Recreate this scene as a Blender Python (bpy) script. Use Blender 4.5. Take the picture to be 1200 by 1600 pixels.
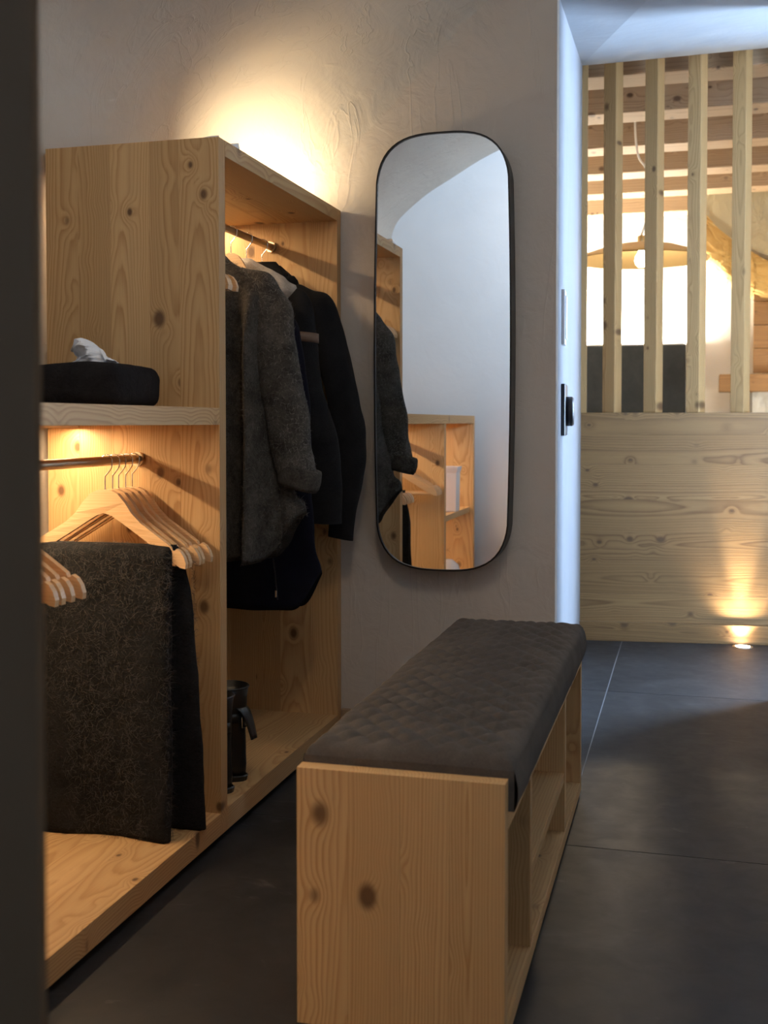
import bpy, bmesh, math, random
from mathutils import Vector, Matrix, noise
R = math.radians
PI = math.pi
rng = random.Random(7)
for o in list(bpy.data.objects):
    bpy.data.objects.remove(o)
SC = bpy.context.scene
COL = SC.collection

# ------------------------------------------------------------------ camera
CAM_Z = 1.06
cam = bpy.data.cameras.new('camera')
cam.sensor_fit = 'VERTICAL'
cam.sensor_height = 36.0
cam.sensor_width = 27.0
cam.lens = 39.375
cam.shift_y = -0.05695
cam.clip_start = 0.05
cam.dof.use_dof = True
cam.dof.focus_distance = 3.1
cam.dof.aperture_fstop = 5.0
cam_ob = bpy.data.objects.new('camera', cam)
COL.objects.link(cam_ob)
cam_ob.location = (0, 0, CAM_Z)
cam_ob.rotation_euler = (R(90 - 1.6), 0, R(15.186))
SC.camera = cam_ob

# ------------------------------------------------------------------ world (evening-blue sky, enters through the added passage window)
W = bpy.data.worlds.new('sky')
SC.world = W
W.use_nodes = True
bg = W.node_tree.nodes['Background']
bg.inputs[0].default_value = (0.50, 0.71, 1.0, 1)
bg.inputs[1].default_value = 135.0

# ------------------------------------------------------------------ exposure
SC.view_settings.view_transform = 'Standard'
SC.view_settings.look = 'None'
SC.view_settings.gamma = 1.0
SC.view_settings.use_curve_mapping = False
SC.view_settings.exposure = 0.0
SC.cycles.use_denoising = True
SC.cycles.max_bounces = 10
SC.cycles.diffuse_bounces = 6
SC.cycles.sample_clamp_indirect = 4.0

# light strengths (W) used by the lamp builders below
P_BAY = 8.0          # led strip in each open bay of the low cabinet
P_WARDROBE = 6.5     # led strip under the wardrobe top
P_TOP = 4.0          # uplight lying on the wardrobe
P_CEIL = 9.5        # added ceiling lamp of the cloakroom
P_PEND = 60.0       # pendant of the far room
P_COVE = 300.0        # added led strip on the headboard panel of the far room
P_SPOT = 95.0         # floor spot at the partition
WARM = (1.0, 0.73, 0.44)
WARM2 = (1.0, 0.78, 0.52)

# ------------------------------------------------------------------ helpers
def link(o, parent=None):
    COL.objects.link(o)
    if parent is not None:
        o.parent = parent
    return o

def tag(o, label=None, cat=None, group=None, kind=None):
    if label: o['label'] = label
    if cat: o['category'] = cat
    if group: o['group'] = group
    if kind: o['kind'] = kind
    return o

def empty(name, loc=(0, 0, 0), rz=0.0, parent=None):
    o = bpy.data.objects.new(name, None)
    o.empty_display_size = 0.1
    o.location = loc
    o.rotation_euler = (0, 0, rz)
    return link(o, parent)

class MB:
    def __init__(s):
        s.v = []; s.f = []; s.sm = []
    def add(s, vs, fs, smooth=False):
        b = len(s.v)
        s.v += [tuple(p) for p in vs]
        s.f += [tuple(i + b for i in q) for q in fs]
        s.sm += [smooth] * len(fs)
        return s
    def box(s, x0, x1, y0, y1, z0, z1, bev=0.0):
        if bev <= 0:
            vs = [(x, y, z) for z in (z0, z1) for y in (y0, y1) for x in (x0, x1)]
            return s.add(vs, [(0, 2, 3, 1), (4, 5, 7, 6), (0, 1, 5, 4), (2, 6, 7, 3), (0, 4, 6, 2), (1, 3, 7, 5)])
        bm = bmesh.new()
        bmesh.ops.create_cube(bm, size=1)
        for q in bm.verts:
            q.co = Vector(((x0 + x1) / 2 + q.co.x * (x1 - x0), (y0 + y1) / 2 + q.co.y * (y1 - y0), (z0 + z1) / 2 + q.co.z * (z1 - z0)))
        bmesh.ops.bevel(bm, geom=bm.edges[:], offset=bev, segments=2, affect='EDGES', profile=0.5)
        bm.verts.index_update()
        s.add([q.co[:] for q in bm.verts], [[q.index for q in f.verts] for f in bm.faces])
        bm.free()
        return s
    def tube(s, pts, rad, seg=10, caps=True, smooth=True, flat=1.0):
        pts = [Vector(p) for p in pts]
        n = len(pts)
        rr = rad if isinstance(rad, (list, tuple)) else [rad] * n
        rings = []
        up = None
        for i, p in enumerate(pts):
            t = (pts[min(i + 1, n - 1)] - pts[max(i - 1, 0)]).normalized()
            if up is None:
                up = Vector((0, 1, 0)) if abs(t.y) < 0.9 else Vector((1, 0, 0))
            a = t.cross(up).normalized()
            b = a.cross(t).normalized()
            up = b
            rings.append([p + a * math.cos(2 * PI * k / seg) * rr[i] + b * math.sin(2 * PI * k / seg) * rr[i] * flat for k in range(seg)])
        vs = [q for r in rings for q in r]
        fs = []
        for i in range(n - 1):
            for k in range(seg):
                k2 = (k + 1) % seg
                fs.append((i * seg + k, i * seg + k2, (i + 1) * seg + k2, (i + 1) * seg + k))
        s.add(vs, fs, smooth)
        if caps:
            s.add(rings[0], [tuple(range(seg))[::-1]]).add(rings[-1], [tuple(range(seg))])
        return s
    def lathe(s, prof, c=(0, 0, 0), seg=32, smooth=True):
        vs = []; fs = []
        n = len(prof)
        for r, z in prof:
            for k in range(seg):
                a = 2 * PI * k / seg
                vs.append((c[0] + r * math.cos(a), c[1] + r * math.sin(a), c[2] + z))
        for i in range(n - 1):
            for k in range(seg):
                k2 = (k + 1) % seg
                fs.append((i * seg + k, i * seg + k2, (i + 1) * seg + k2, (i + 1) * seg + k))
        return s.add(vs, fs, smooth)
    def grid(s, fn, nu, nv, smooth=True, closed_u=False):
        vs = [fn(i / (nu if closed_u else nu - 1), j / (nv - 1)) for j in range(nv) for i in range(nu)]
        fs = []
        for j in range(nv - 1):
            for i in range(nu if closed_u else nu - 1):
                i2 = (i + 1) % nu
                fs.append((j * nu + i, j * nu + i2, (j + 1) * nu + i2, (j + 1) * nu + i))
        return s.add(vs, fs, smooth)
    def extrude(s, outline, y0, y1, smooth=False, fy=None):
        """outline: list of (x,z), extruded along y"""
        n = len(outline)
        fy = fy or (lambda x: 0.0)
        vs = [(x, y0 + fy(x), z) for x, z in outline] + [(x, y1 + fy(x), z) for x, z in outline]
        fs = [(i, (i + 1) % n, n + (i + 1) % n, n + i) for i in range(n)]
        return s.add(vs, fs, smooth)
    def build(s, name, mat, parent=None, loc=None, fix=True):
        me = bpy.data.meshes.new(name)
        me.from_pydata(s.v, [], s.f)
        me.polygons.foreach_set('use_smooth', s.sm)
        if fix:
            bm = bmesh.new(); bm.from_mesh(me)
            bmesh.ops.recalc_face_normals(bm, faces=bm.faces[:])
            bm.to_mesh(me); bm.free()
        me.materials.append(mat)
        me.update()
        o = bpy.data.objects.new(name, me)
        if loc is not None:
            o.location = loc
        return link(o, parent)

def board(name, x0, x1, y0, y1, z0, z1, mat, parent=None, bev=0.0012):
    """a wooden board whose origin is its own centre, so that each one gets its own grain"""
    c = ((x0 + x1) / 2, (y0 + y1) / 2, (z0 + z1) / 2)
    hx, hy, hz = (x1 - x0) / 2, (y1 - y0) / 2, (z1 - z0) / 2
    return MB().box(-hx, hx, -hy, hy, -hz, hz, bev).build(name, mat, parent, c)

def lamellas(parent, axis, n, box, mat, name='board'):
    """a panel glued up from n boards side by side along axis"""
    b = list(box)
    lo, hi = b[axis * 2], b[axis * 2 + 1]
    cuts = [lo + (hi - lo) * (i + (rng.uniform(-.12, .12) if 0 < i < n else 0)) / n for i in range(n + 1)]
    for i in range(n):
        q = list(b); q[axis * 2] = cuts[i]; q[axis * 2 + 1] = cuts[i + 1]
        board(name, *q, mat, parent, 0.0007)

def smooth01(a, b, x):
    t = min(1, max(0, (x - a) / (b - a)))
    return t * t * (3 - 2 * t)

def area(name, loc, rot, sx, sy, power, color, parent=None, shape='RECTANGLE', spread=PI):
    l = bpy.data.lights.new(name, 'AREA')
    l.shape = shape; l.size = sx; l.size_y = sy
    l.energy = power; l.color = color; l.spread = spread
    o = bpy.data.objects.new(name, l)
    o.location = loc; o.rotation_euler = rot
    return link(o, parent)

# ------------------------------------------------------------------ materials
class NT:
    def __init__(s, name):
        s.m = bpy.data.materials.new(name); s.m.use_nodes = True
        s.t = s.m.node_tree; s.t.nodes.clear()
        s.out = s.n('ShaderNodeOutputMaterial')
        s.b = s.n('ShaderNodeBsdfPrincipled')
        s.l(s.b.outputs[0], s.out.inputs[0])
    def n(s, ty, **kw):
        q = s.t.nodes.new(ty)
        for k, v in kw.items(): setattr(q, k, v)
        return q
    def l(s, a, b): s.t.links.new(a, b)
    def put(s, sock, v):
        if isinstance(v, bpy.types.NodeSocket): s.l(v, sock)
        elif v is not None: sock.default_value = v
    def math(s, op, a, b=None, c=None, clamp=False):
        q = s.n('ShaderNodeMath', operation=op, use_clamp=clamp)
        s.put(q.inputs[0], a); s.put(q.inputs[1], b); s.put(q.inputs[2], c)
        return q.outputs[0]
    def comb(s, x, y, z):
        q = s.n('ShaderNodeCombineXYZ')
        s.put(q.inputs[0], x); s.put(q.inputs[1], y); s.put(q.inputs[2], z)
        return q.outputs[0]
    def noise(s, vec, scale, detail=2, rough=0.5, dist=0.0):
        q = s.n('ShaderNodeTexNoise')
        if vec is not None: s.l(vec, q.inputs['Vector'])
        q.inputs['Scale'].default_value = scale; q.inputs['Detail'].default_value = detail
        q.inputs['Roughness'].default_value = rough; q.inputs['Distortion'].default_value = dist
        return q.outputs[0]
    def ramp(s, f, stops, interp='LINEAR'):
        q = s.n('ShaderNodeValToRGB')
        cr = q.color_ramp; cr.interpolation = interp
        while len(cr.elements) < len(stops): cr.elements.new(0.5)
        for e, (p, c) in zip(cr.elements, stops):
            e.position = p
            e.color = c if len(c) == 4 else (*c, 1)
        s.l(f, q.inputs[0])
        return q.outputs[0]
    def mix(s, f, a, b, mode='MIX'):
        q = s.n('ShaderNodeMix', data_type='RGBA', blend_type=mode)
        s.put(q.inputs[0], f)
        for sock, v in ((q.inputs[6], a), (q.inputs[7], b)):
            if isinstance(v, bpy.types.NodeSocket): s.l(v, sock)
            else: sock.default_value = v if len(v) == 4 else (*v, 1)
        return q.outputs[2]
    def bump(s, h, strength, dist=0.01):
        q = s.n('ShaderNodeBump')
        q.inputs['Strength'].default_value = strength; q.inputs['Distance'].default_value = dist
        s.l(h, q.inputs['Height']); s.l(q.outputs[0], s.b.inputs['Normal'])
    def fin(s, base=None, rough=0.5, metal=0.0, sheen=0.0, spec=None, sheen_rough=0.5, sheen_tint=None):
        if base is not None:
            if isinstance(base, bpy.types.NodeSocket): s.l(base, s.b.inputs['Base Color'])
            else: s.b.inputs['Base Color'].default_value = (*base, 1)
        s.put(s.b.inputs['Roughness'], rough)
        s.b.inputs['Metallic'].default_value = metal
        s.b.inputs['Sheen Weight'].default_value = sheen
        s.b.inputs['Sheen Roughness'].default_value = sheen_rough
        if sheen_tint: s.b.inputs['Sheen Tint'].default_value = (*sheen_tint, 1)
        if spec is not None: s.b.inputs['Specular IOR Level'].default_value = spec
        return s.m

def wood(name, axis, light, mid, dark, freq=165.0, knot=1.01, knots=1.0, rough=0.55, relief=0.12):
    """spruce: growth rings round a wandering pith, knots that push the rings aside; grain along axis, in object space"""
    t = NT(name)
    co = t.n('ShaderNodeTexCoord').outputs['Object']
    sep = t.n('ShaderNodeSeparateXYZ'); t.l(co, sep.inputs[0])
    x, y, z = sep.outputs
    u, v, g = {'Z': (x, y, z), 'Y': (x, z, y), 'X': (z, y, x)}[axis]
    rnd = t.n('ShaderNodeObjectInfo').outputs['Random']
    wn = t.n('ShaderNodeTexWhiteNoise', noise_dimensions='1D'); t.l(rnd, wn.inputs['W'])
    wsep = t.n('ShaderNodeSeparateColor'); t.l(wn.outputs['Color'], wsep.inputs[0])
    r1, r2, r3 = wsep.outputs
    seed = t.math('MULTIPLY', rnd, 53.0)
    g2 = t.math('ADD', g, seed)
    n1 = t.noise(t.comb(t.math('MULTIPLY', u, 2.0), t.math('MULTIPLY', v, 2.0), t.math('MULTIPLY', g2, .55)), 1.0, 1)
    n2 = t.noise(t.comb(t.math('MULTIPLY', u, 1.0), t.math('ADD', v, 7.0), t.math('MULTIPLY', g2, .75)), 1.0, 1)
    n3 = t.noise(t.comb(t.math('MULTIPLY', u, 26.0), t.math('MULTIPLY', v, 26.0), t.math('MULTIPLY', g2, 3.2)), 1.0, 3)
    # knots
    vor = t.n('ShaderNodeTexVoronoi', voronoi_dimensions='3D', feature='F1')
    vor.inputs['Scale'].default_value = 1.0
    vor.inputs['Randomness'].default_value = 1.0
    t.l(t.comb(t.math('MULTIPLY_ADD', u, 12.0, t.math('MULTIPLY', seed, 3.1)), t.math('MULTIPLY', g2, 8.5), t.math('MULTIPLY', v, 4.0)), vor.inputs['Vector'])
    ks = t.n('ShaderNodeSeparateColor'); t.l(vor.outputs['Color'], ks.inputs[0])
    on = t.math('LESS_THAN', ks.outputs[0], knot)
    kd = vor.outputs['Distance']
    krad = t.math('MULTIPLY_ADD', t.math('POWER', ks.outputs[1], 2.0), 0.13, 0.070)
    q = t.math('DIVIDE', kd, 0.24)
    push = t.math('MULTIPLY', t.math('EXPONENT', t.math('MULTIPLY', t.math('MULTIPLY', q, q), -1.0)), on)
    # ring radius
    du = t.math('ADD', u, t.math('MULTIPLY_ADD', r1, 0.16, -0.08))
    du = t.math('MULTIPLY_ADD', t.math('SUBTRACT', n1, 0.5), 0.09, du)
    dv = t.math('ADD', v, t.math('MULTIPLY_ADD', r2, 0.09, 0.015))
    dv = t.math('MULTIPLY_ADD', t.math('SUBTRACT', n2, 0.5), 0.13, dv)
    rad = t.math('SQRT', t.math('ADD', t.math('MULTIPLY', du, du), t.math('MULTIPLY', dv, dv)))
    rad = t.math('MULTIPLY_ADD', push, 0.020, rad)
    rad = t.math('MULTIPLY_ADD', t.math('SUBTRACT', n3, 0.5), 0.010, rad)
    wob = t.noise(t.comb(t.math('MULTIPLY', rad, 34.0), seed, 0.0), 1.0, 2)
    fr = t.math('FRACT', t.math('MULTIPLY_ADD', wob, 2.6, t.math('MULTIPLY', rad, freq)))
    ring = t.ramp(fr, [(0.0, (.30,) * 3), (0.14, (.05,) * 3), (0.50, (.20,) * 3), (0.84, (.80,) * 3), (0.92, (.88,) * 3), (1.0, (.30,) * 3)])
    fine = t.noise(t.comb(t.math('MULTIPLY', u, 420.0), t.math('MULTIPLY', v, 420.0), t.math('MULTIPLY', g2, 9.0)), 1.0, 2)
    ringf = t.math('MULTIPLY_ADD', t.math('SUBTRACT', fine, 0.5), 0.5, ring, clamp=True)
    # rings fade in and out with wide soft bands
    band = t.noise(t.comb(t.math('MULTIPLY', u, 11.0), t.math('MULTIPLY', v, 11.0), t.math('MULTIPLY', g2, .8)), 1.0, 2)
    streak = t.noise(t.comb(t.math('MULTIPLY', u, 75.0), t.math('MULTIPLY', v, 75.0), t.math('MULTIPLY', g2, 1.1)), 1.0, 3)
    amt = t.math('MULTIPLY_ADD', t.math('MULTIPLY', band, streak), 2.9, 0.06, clamp=True)
    col = t.mix(t.math('MULTIPLY', ringf, amt), light, mid)
    tone = t.math('MULTIPLY_ADD', t.math('ADD', r3, t.math('ADD', band, streak)), 0.20, 0.70)
    tn = t.n('ShaderNodeMix', data_type='RGBA', blend_type='MULTIPLY'); tn.inputs[0].default_value = 1.0
    t.l(col, tn.inputs[6]); t.l(t.comb(tone, t.math('POWER', tone, 1.15), t.math('POWER', tone, 1.35)), tn.inputs[7])
    col = tn.outputs[2]
    km = t.n('ShaderNodeMapRange', interpolation_type='SMOOTHSTEP')
    t.l(t.math('DIVIDE', kd, krad), km.inputs[0])
    km.inputs[1].default_value = 0.55; km.inputs[2].default_value = 1.5; km.inputs[3].default_value = 1.0; km.inputs[4].default_value = 0.0
    kmask = t.math('MULTIPLY', t.math('MULTIPLY', km.outputs[0], on), knots, clamp=True)
    halo = t.math('MULTIPLY', t.math('POWER', push, 3.0), 0.40 * knots, clamp=True)
    col = t.mix(halo, col, mid)
    col = t.mix(t.math('MULTIPLY', kmask, 0.88), col, dark)
    h = t.math('SUBTRACT', t.math('MULTIPLY', ringf, 0.6), t.math('MULTIPLY', kmask, 0.5))
    t.bump(h, relief, 0.002)
    return t.fin(col, rough, spec=0.35)

L1, M1, D1 = (.560, .350, .160), (.375, .195, .070), (.085, .040, .017)
WZ = wood('spruce_vertical', 'Z', L1, M1, D1)
WY = wood('spruce_along_y', 'Y', L1, M1, D1)
WX = wood('spruce_along_x', 'X', L1, M1, D1)
L2, M2, D2 = (.270, .155, .064), (.125, .060, .021), (.080, .040, .018)
PX = wood('old_spruce_planks', 'X', L2, M2, D2, freq=95, knot=.6, relief=.35)
BX = wood('old_spruce_beams', 'X', (.34, .235, .14), (.19, .12, .065), (.06, .03, .015), freq=80, relief=.5)
SZ = wood('planed_spruce_slats', 'Z', (.50, .315, .140), (.30, .165, .062), D1, freq=150)
HX = wood('hanger_beech', 'X', (.66, .43, .23), (.58, .35, .17), (.4, .2, .1), freq=150, knot=0.0, knots=0.0, rough=.35, relief=.03)

def plaster(name, col, bump=.5, streak=.5, rough=.9):
    t = NT(name)
    co = t.n('ShaderNodeTexCoord').outputs['Object']
    a = t.noise(co, 2.3, 4, .55, .6)
    b = t.noise(co, 9.0, 5, .6, 1.2)
    c = t.noise(co, 70.0, 3, .6)
    mp = t.n('ShaderNodeMapping'); t.l(co, mp.inputs[0])
    mp.inputs['Rotation'].default_value = (0.35, 0.7, 0.3); mp.inputs['Scale'].default_value = (7.0, 7.0, 1.1)
    d = t.noise(mp.outputs[0], 1.0, 3, .5, 1.5)
    ridge = t.ramp(d, [(.0, (0,) * 3), (.55, (0,) * 3), (.585, (1,) * 3), (.61, (.1,) * 3), (1.0, (0,) * 3)])
    h = t.math('MULTIPLY', a, 1.6)
    h = t.math('MULTIPLY_ADD', b, .45, h)
    h = t.math('MULTIPLY_ADD', c, .05, h)
    h = t.math('MULTIPLY_ADD', ridge, streak * .16, h)
    t.bump(h, bump, .03)
    var = t.ramp(a, [(.3, tuple(k * .93 for k in col)), (.7, col)])
    return t.fin(var, rough, spec=.2)

PLASTER = plaster('trowelled_plaster', (.575, .505, .435), .32, .6)
WHITE = plaster('white_plaster', (.80, .78, .75), .15, .1)
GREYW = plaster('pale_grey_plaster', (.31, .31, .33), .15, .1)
VAULT = plaster('aged_vault_plaster', (.58, .52, .445), .36, .8)
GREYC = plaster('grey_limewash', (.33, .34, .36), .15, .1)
ROUGHP = plaster('rough_lime_plaster', (.42, .37, .25), .8, .8)
GOLDLIT = plaster('gold_lit_rough_plaster', (.60, .40, .15), 1.0, 1.0)  # rough plaster with the golden lamp light put into its colour
STONE = plaster('rough_grey_stone', (.52, .53, .52), 1.0, 1.0)

def simple(name, col, rough=.5, metal=0.0, spec=None, sheen=0.0):
    return NT(name).fin(col, rough, metal, sheen, spec)

def slate():
    t = NT('slate_tile')
    co = t.n('ShaderNodeTexCoord').outputs['Object']
    rnd = t.n('ShaderNodeObjectInfo').outputs['Random']
    mp = t.n('ShaderNodeMapping'); t.l(co, mp.inputs[0]); t.l(t.comb(t.math('MULTIPLY', rnd, 31.0), t.math('MULTIPLY', rnd, 17.0), 0.0), mp.inputs['Location'])
    a = t.noise(mp.outputs[0], 2.6, 5, .6, .8)
    b = t.noise(mp.outputs[0], 14.0, 4, .6, .5)
    m2 = t.n('ShaderNodeMapping'); t.l(mp.outputs[0], m2.inputs[0]); m2.inputs['Scale'].default_value = (5, 14, 1); m2.inputs['Rotation'].default_value = (0, 0, .5)
    s = t.noise(m2.outputs[0], 1.0, 4, .6, 1.0)
    scuff = t.ramp(s, [(.0, (0,) * 3), (.66, (0,) * 3), (.78, (1,) * 3), (1, (1,) * 3)])
    base = t.ramp(a, [(.30, (.017, .017, .018)), (.55, (.029, .028, .029)), (.75, (.052, .050, .051))])
    base = t.mix(t.math('MULTIPLY', scuff, .6), base, (.16, .15, .15))
    base = t.mix(t.math('MULTIPLY', b, .25), base, (.03, .028, .03))
    tone = t.math('MULTIPLY_ADD', rnd, .35, .82)
    base = t.mix(1.0, base, t.comb(tone, tone, tone), 'MULTIPLY')
    rg = t.math('MULTIPLY_ADD', b, .22, .40)
    t.bump(t.math('ADD', a, t.math('MULTIPLY', b, .5)), .10, .01)
    return t.fin(base, rg, spec=.28)
SLATE = slate()
GROUT = simple('light_grout', (.30, .30, .31), .9)

def wool(name, c0, c1, scale=60, bump=.8, sheen=.5, tint=(.6, .58, .55), stretch=(1, 1, 1)):
    t = NT(name)
    co = t.n('ShaderNodeTexCoord').outputs['Object']
    mp = t.n('ShaderNodeMapping'); t.l(co, mp.inputs[0]); mp.inputs['Scale'].default_value = stretch
    a = t.noise(mp.outputs[0], scale, 4, .7, 1.5)
    b = t.noise(co, 12, 3, .6, .5)
    f = t.math('MULTIPLY_ADD', b, .6, t.math('MULTIPLY', a, .6))
    base = t.ramp(f, [(.42, c0), (.62, tuple((p + q) / 2 for p, q in zip(c0, c1))), (.78, c1)])
    t.bump(t.math('ADD', a, t.math('MULTIPLY', b, .6)), bump, .006)
    return t.fin(base, .95, sheen=sheen, spec=.1, sheen_rough=.6, sheen_tint=tint)

MOHAIR = wool('grey_mohair', (.020, .018, .0155), (.105, .094, .080), 85, 1.0, .10)
CHAR = wool('charcoal_wool', (.0048, .005, .006), (.021, .0215, .024), 90, 1.0, .05, stretch=(1, 1, 1.6))
FELT = wool('dark_felt', (.007, .006, .0065), (.020, .0175, .0175), 60, .7, .0)
BLACKW = wool('black_cloth', (.008, .008, .009), (.017, .016, .017), 120, .4, .02)
NAVY = wool('navy_cloth', (.004, .004, .008), (.008, .008, .016), 150, .3, .03)
FLEECE = wool('cream_fleece', (.34, .29, .24), (.66, .60, .53), 140, 1.0, .3)
FIBRE = simple('wool_fibre', (.050, .047, .045), .8)
FIBRE2 = simple('mohair_fibre', (.19, .175, .155), .8)
LEATHER = simple('brown_leather', (.13, .075, .045), .5)
CUSHION = wool('grey_quilted_cloth', (.056, .048, .042), (.098, .085, .074), 220, .25, .05)
BLACKL = simple('black_leather', (.010, .010, .010), .30, spec=.5)
STEEL = simple('polished_steel', (.75, .72, .66), .22, 1.0)
BRONZE = simple('bronze_rail', (.52, .40, .27), .33, 1.0)
BLACKM = simple('black_metal', (.018, .016, .015), .4, .6)
MIRROR = simple('mirror_glass', (.93, .95, .96), .0, 1.0)
WPLASTIC = simple('white_plastic', (.78, .78, .78), .4)
BPLASTIC = simple('black_plastic', (.02, .022, .03), .35)
PAPER = simple('white_paper', (.82, .83, .86), .8)
PLINTH = simple('dark_plinth', (.02, .018, .016), .8)
JAMB = simple('dark_brown_jamb_paint', (.22, .150, .092), .6)
PANEL = wool('dark_grey_upholstery', (.018, .022, .026), (.030, .036, .042), 120, .15, .1)
BRASS = simple('brass_shade', (.80, .58, .28), .30, .85)
CABLE = simple('white_cable', (.85, .84, .80), .5)
ALU = simple('aluminium_profile', (.7, .7, .7), .4, 1.0)
CERAMIC = simple('white_glazed_ceramic', (.8, .8, .82), .25)

def emit(name, col, s):
    t = NT(name)
    t.b.inputs['Emission Color'].default_value = (*col, 1)
    t.b.inputs['Emission Strength'].default_value = s
    return t.fin(col, .5)
LED = emit('led_diffuser', (1.0, .80, .52), 10.0)
BULB = emit('lit_bulb', (1.0, .86, .62), 30.0)
SPOTG = emit('spot_lens', (1.0, .84, .60), 55.0)

def glass():
    t = NT('window_glass')
    tr = t.n('ShaderNodeBsdfTransparent'); gl = t.n('ShaderNodeBsdfGlossy'); gl.inputs['Roughness'].default_value = 0.0
    mx = t.n('ShaderNodeMixShader'); mx.inputs[0].default_value = .06
    t.l(tr.outputs[0], mx.inputs[1]); t.l(gl.outputs[0], mx.inputs[2]); t.l(mx.outputs[0], t.out.inputs[0])
    return t.m
GLASS = glass()

# ------------------------------------------------------------------ setting
XL = -1.63       # plaster wall behind the cabinets
YW = 3.607       # wall with the mirror
XS = -0.41       # its right end, where the passage begins
XR = 1.60        # right wall
def struct(o): return tag(o, kind='structure')

floor = struct(MB().box(-3.0, 3.2, -1.6, 10.0, -0.10, -0.0015).build('floor', GROUT))
xs = [-2.773, -1.95, -1.21, -.302, .521, 1.344, 2.167]
ys0 = [-2.14, -.49, 1.155, 2.805, 4.47, 6.12, 7.77, 9.42]
for i, x0 in enumerate(xs[1:-1]):
    off = -.32 if i % 2 == 1 and i == 3 else 0.0
    for j in range(len(ys0) - 1):
        y0, y1 = ys0[j] + off, ys0[j + 1] + off
        if (x0 > 1.2 and y1 < 4) or (x0 < -1.9 and y1 < 5.6): continue
        w = xs[i + 2] - x0
        MB().box(-w / 2 + .0018, w / 2 - .0018, -(y1 - y0) / 2 + .0018, (y1 - y0) / 2 - .0018, -.0015, 0.0, .0005).build('tile', SLATE, floor, (x0 + w / 2, (y0 + y1) / 2, 0))

# vaulted shell of the cloakroom: left wall, vault and right wall in one sweep along Y
profA = [(XL, 0), (XL, 1.60), (XL, 1.95), (-1.625, 2.08), (-1.60, 2.165), (-1.545, 2.232), (-1.42, 2.33), (-1.28, 2.411), (-1.05, 2.536), (-.7, 2.66), (-.3, 2.73), (.15, 2.75), (.6, 2.70), (1.0, 2.58), (1.3, 2.40), (1.5, 2.2), (XR, 1.95), (XR, 1.5), (XR, 0)]
profB = [(XL, 0), (XL, 1.55), (XL, 1.75), (-1.61, 1.86), (-1.56, 1.95), (-1.50, 2.02), (-1.40, 2.10), (-1.29, 2.165), (-1.02, 2.27), (-.755, 2.40), (-.41, 2.54), (.15, 2.66), (.6, 2.64), (1.0, 2.54), (1.3, 2.38), (1.5, 2.2), (XR, 1.95), (XR, 1.5), (XR, 0)]
def catmull(ps, n):
    out = []
    for i in range(len(ps) - 1):
        p0, p1, p2, p3 = ps[max(i - 1, 0)], ps[i], ps[i + 1], ps[min(i + 2, len(ps) - 1)]
        for k in range(n):
            t = k / n
            out.append(tuple(.5 * ((2 * p1[c]) + (-p0[c] + p2[c]) * t + (2 * p0[c] - 5 * p1[c] + 4 * p2[c] - p3[c]) * t * t + (-p0[c] + 3 * p1[c] - 3 * p2[c] + p3[c]) * t ** 3) for c in range(len(p1))))
    out.append(tuple(ps[-1]))
    return out
pa, pb = catmull(profA, 4), catmull(profB, 4)
pa = [(max(XL, min(XR, x)), z) for x, z in pa]; pb = [(max(XL, min(XR, x)), z) for x, z in pb]
kA = 3 * 4; kB = 15 * 4   # split indices: wall / vault / wall
def shell(name, i0, i1, mat):
    n = i1 - i0 + 1
    def fn(u, v):
        i = i0 + round(u * (n - 1)); t = smooth01(0, 1, v)
        a, b = pa[i], pb[i]
        y = .90 + (YW + .001 - .90) * (1 - (1 - v) ** 1.8)
        x, z = a[0] + (b[0] - a[0]) * t, a[1] + (b[1] - a[1]) * t
        # the vault rounds softly down into the mirror wall
        r = .30; d = YW + .001 - y
        if d < r:
            z -= (r - math.sqrt(max(0, r * r - (r - d) ** 2))) * smooth01(kA, kA + 12, i) * (1 - smooth01(-1.25, -.45, x))
        return (x, y, z)
    return struct(MB().grid(fn, n, 44).build(name, mat, fix=False))
shell('wall_left', 0, kA, VAULT)
shell('ceiling', kA, kB, VAULT)
shell('wall_right', kB, len(pa) - 1, PLASTER)

# wall with the mirror, its end is the white return of the passage
struct(MB().box(XL - .1, XS, YW, YW + .06, 0, 2.75).build('wall_back', PLASTER))
struct(MB().box(XS, XR + .0, YW, YW + .06, 2.47, 2.9).build('wall_lintel', WHITE))
# passage
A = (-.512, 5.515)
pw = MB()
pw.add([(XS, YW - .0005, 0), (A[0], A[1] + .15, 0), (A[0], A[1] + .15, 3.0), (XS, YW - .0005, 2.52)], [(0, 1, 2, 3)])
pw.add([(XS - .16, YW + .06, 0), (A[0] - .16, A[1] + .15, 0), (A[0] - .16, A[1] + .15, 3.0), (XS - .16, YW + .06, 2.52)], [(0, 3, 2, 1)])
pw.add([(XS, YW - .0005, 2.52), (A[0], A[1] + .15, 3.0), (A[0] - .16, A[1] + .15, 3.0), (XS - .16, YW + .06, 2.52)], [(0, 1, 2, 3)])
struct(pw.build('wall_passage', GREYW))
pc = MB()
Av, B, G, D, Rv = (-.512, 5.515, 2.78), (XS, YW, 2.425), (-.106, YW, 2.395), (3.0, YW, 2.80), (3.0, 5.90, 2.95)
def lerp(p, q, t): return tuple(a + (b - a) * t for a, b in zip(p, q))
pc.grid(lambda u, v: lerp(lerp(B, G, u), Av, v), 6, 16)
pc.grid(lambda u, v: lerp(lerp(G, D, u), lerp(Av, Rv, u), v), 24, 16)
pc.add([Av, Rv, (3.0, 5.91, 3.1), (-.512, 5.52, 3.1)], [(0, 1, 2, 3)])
struct(pc.build('ceiling_passage', GREYC))
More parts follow.
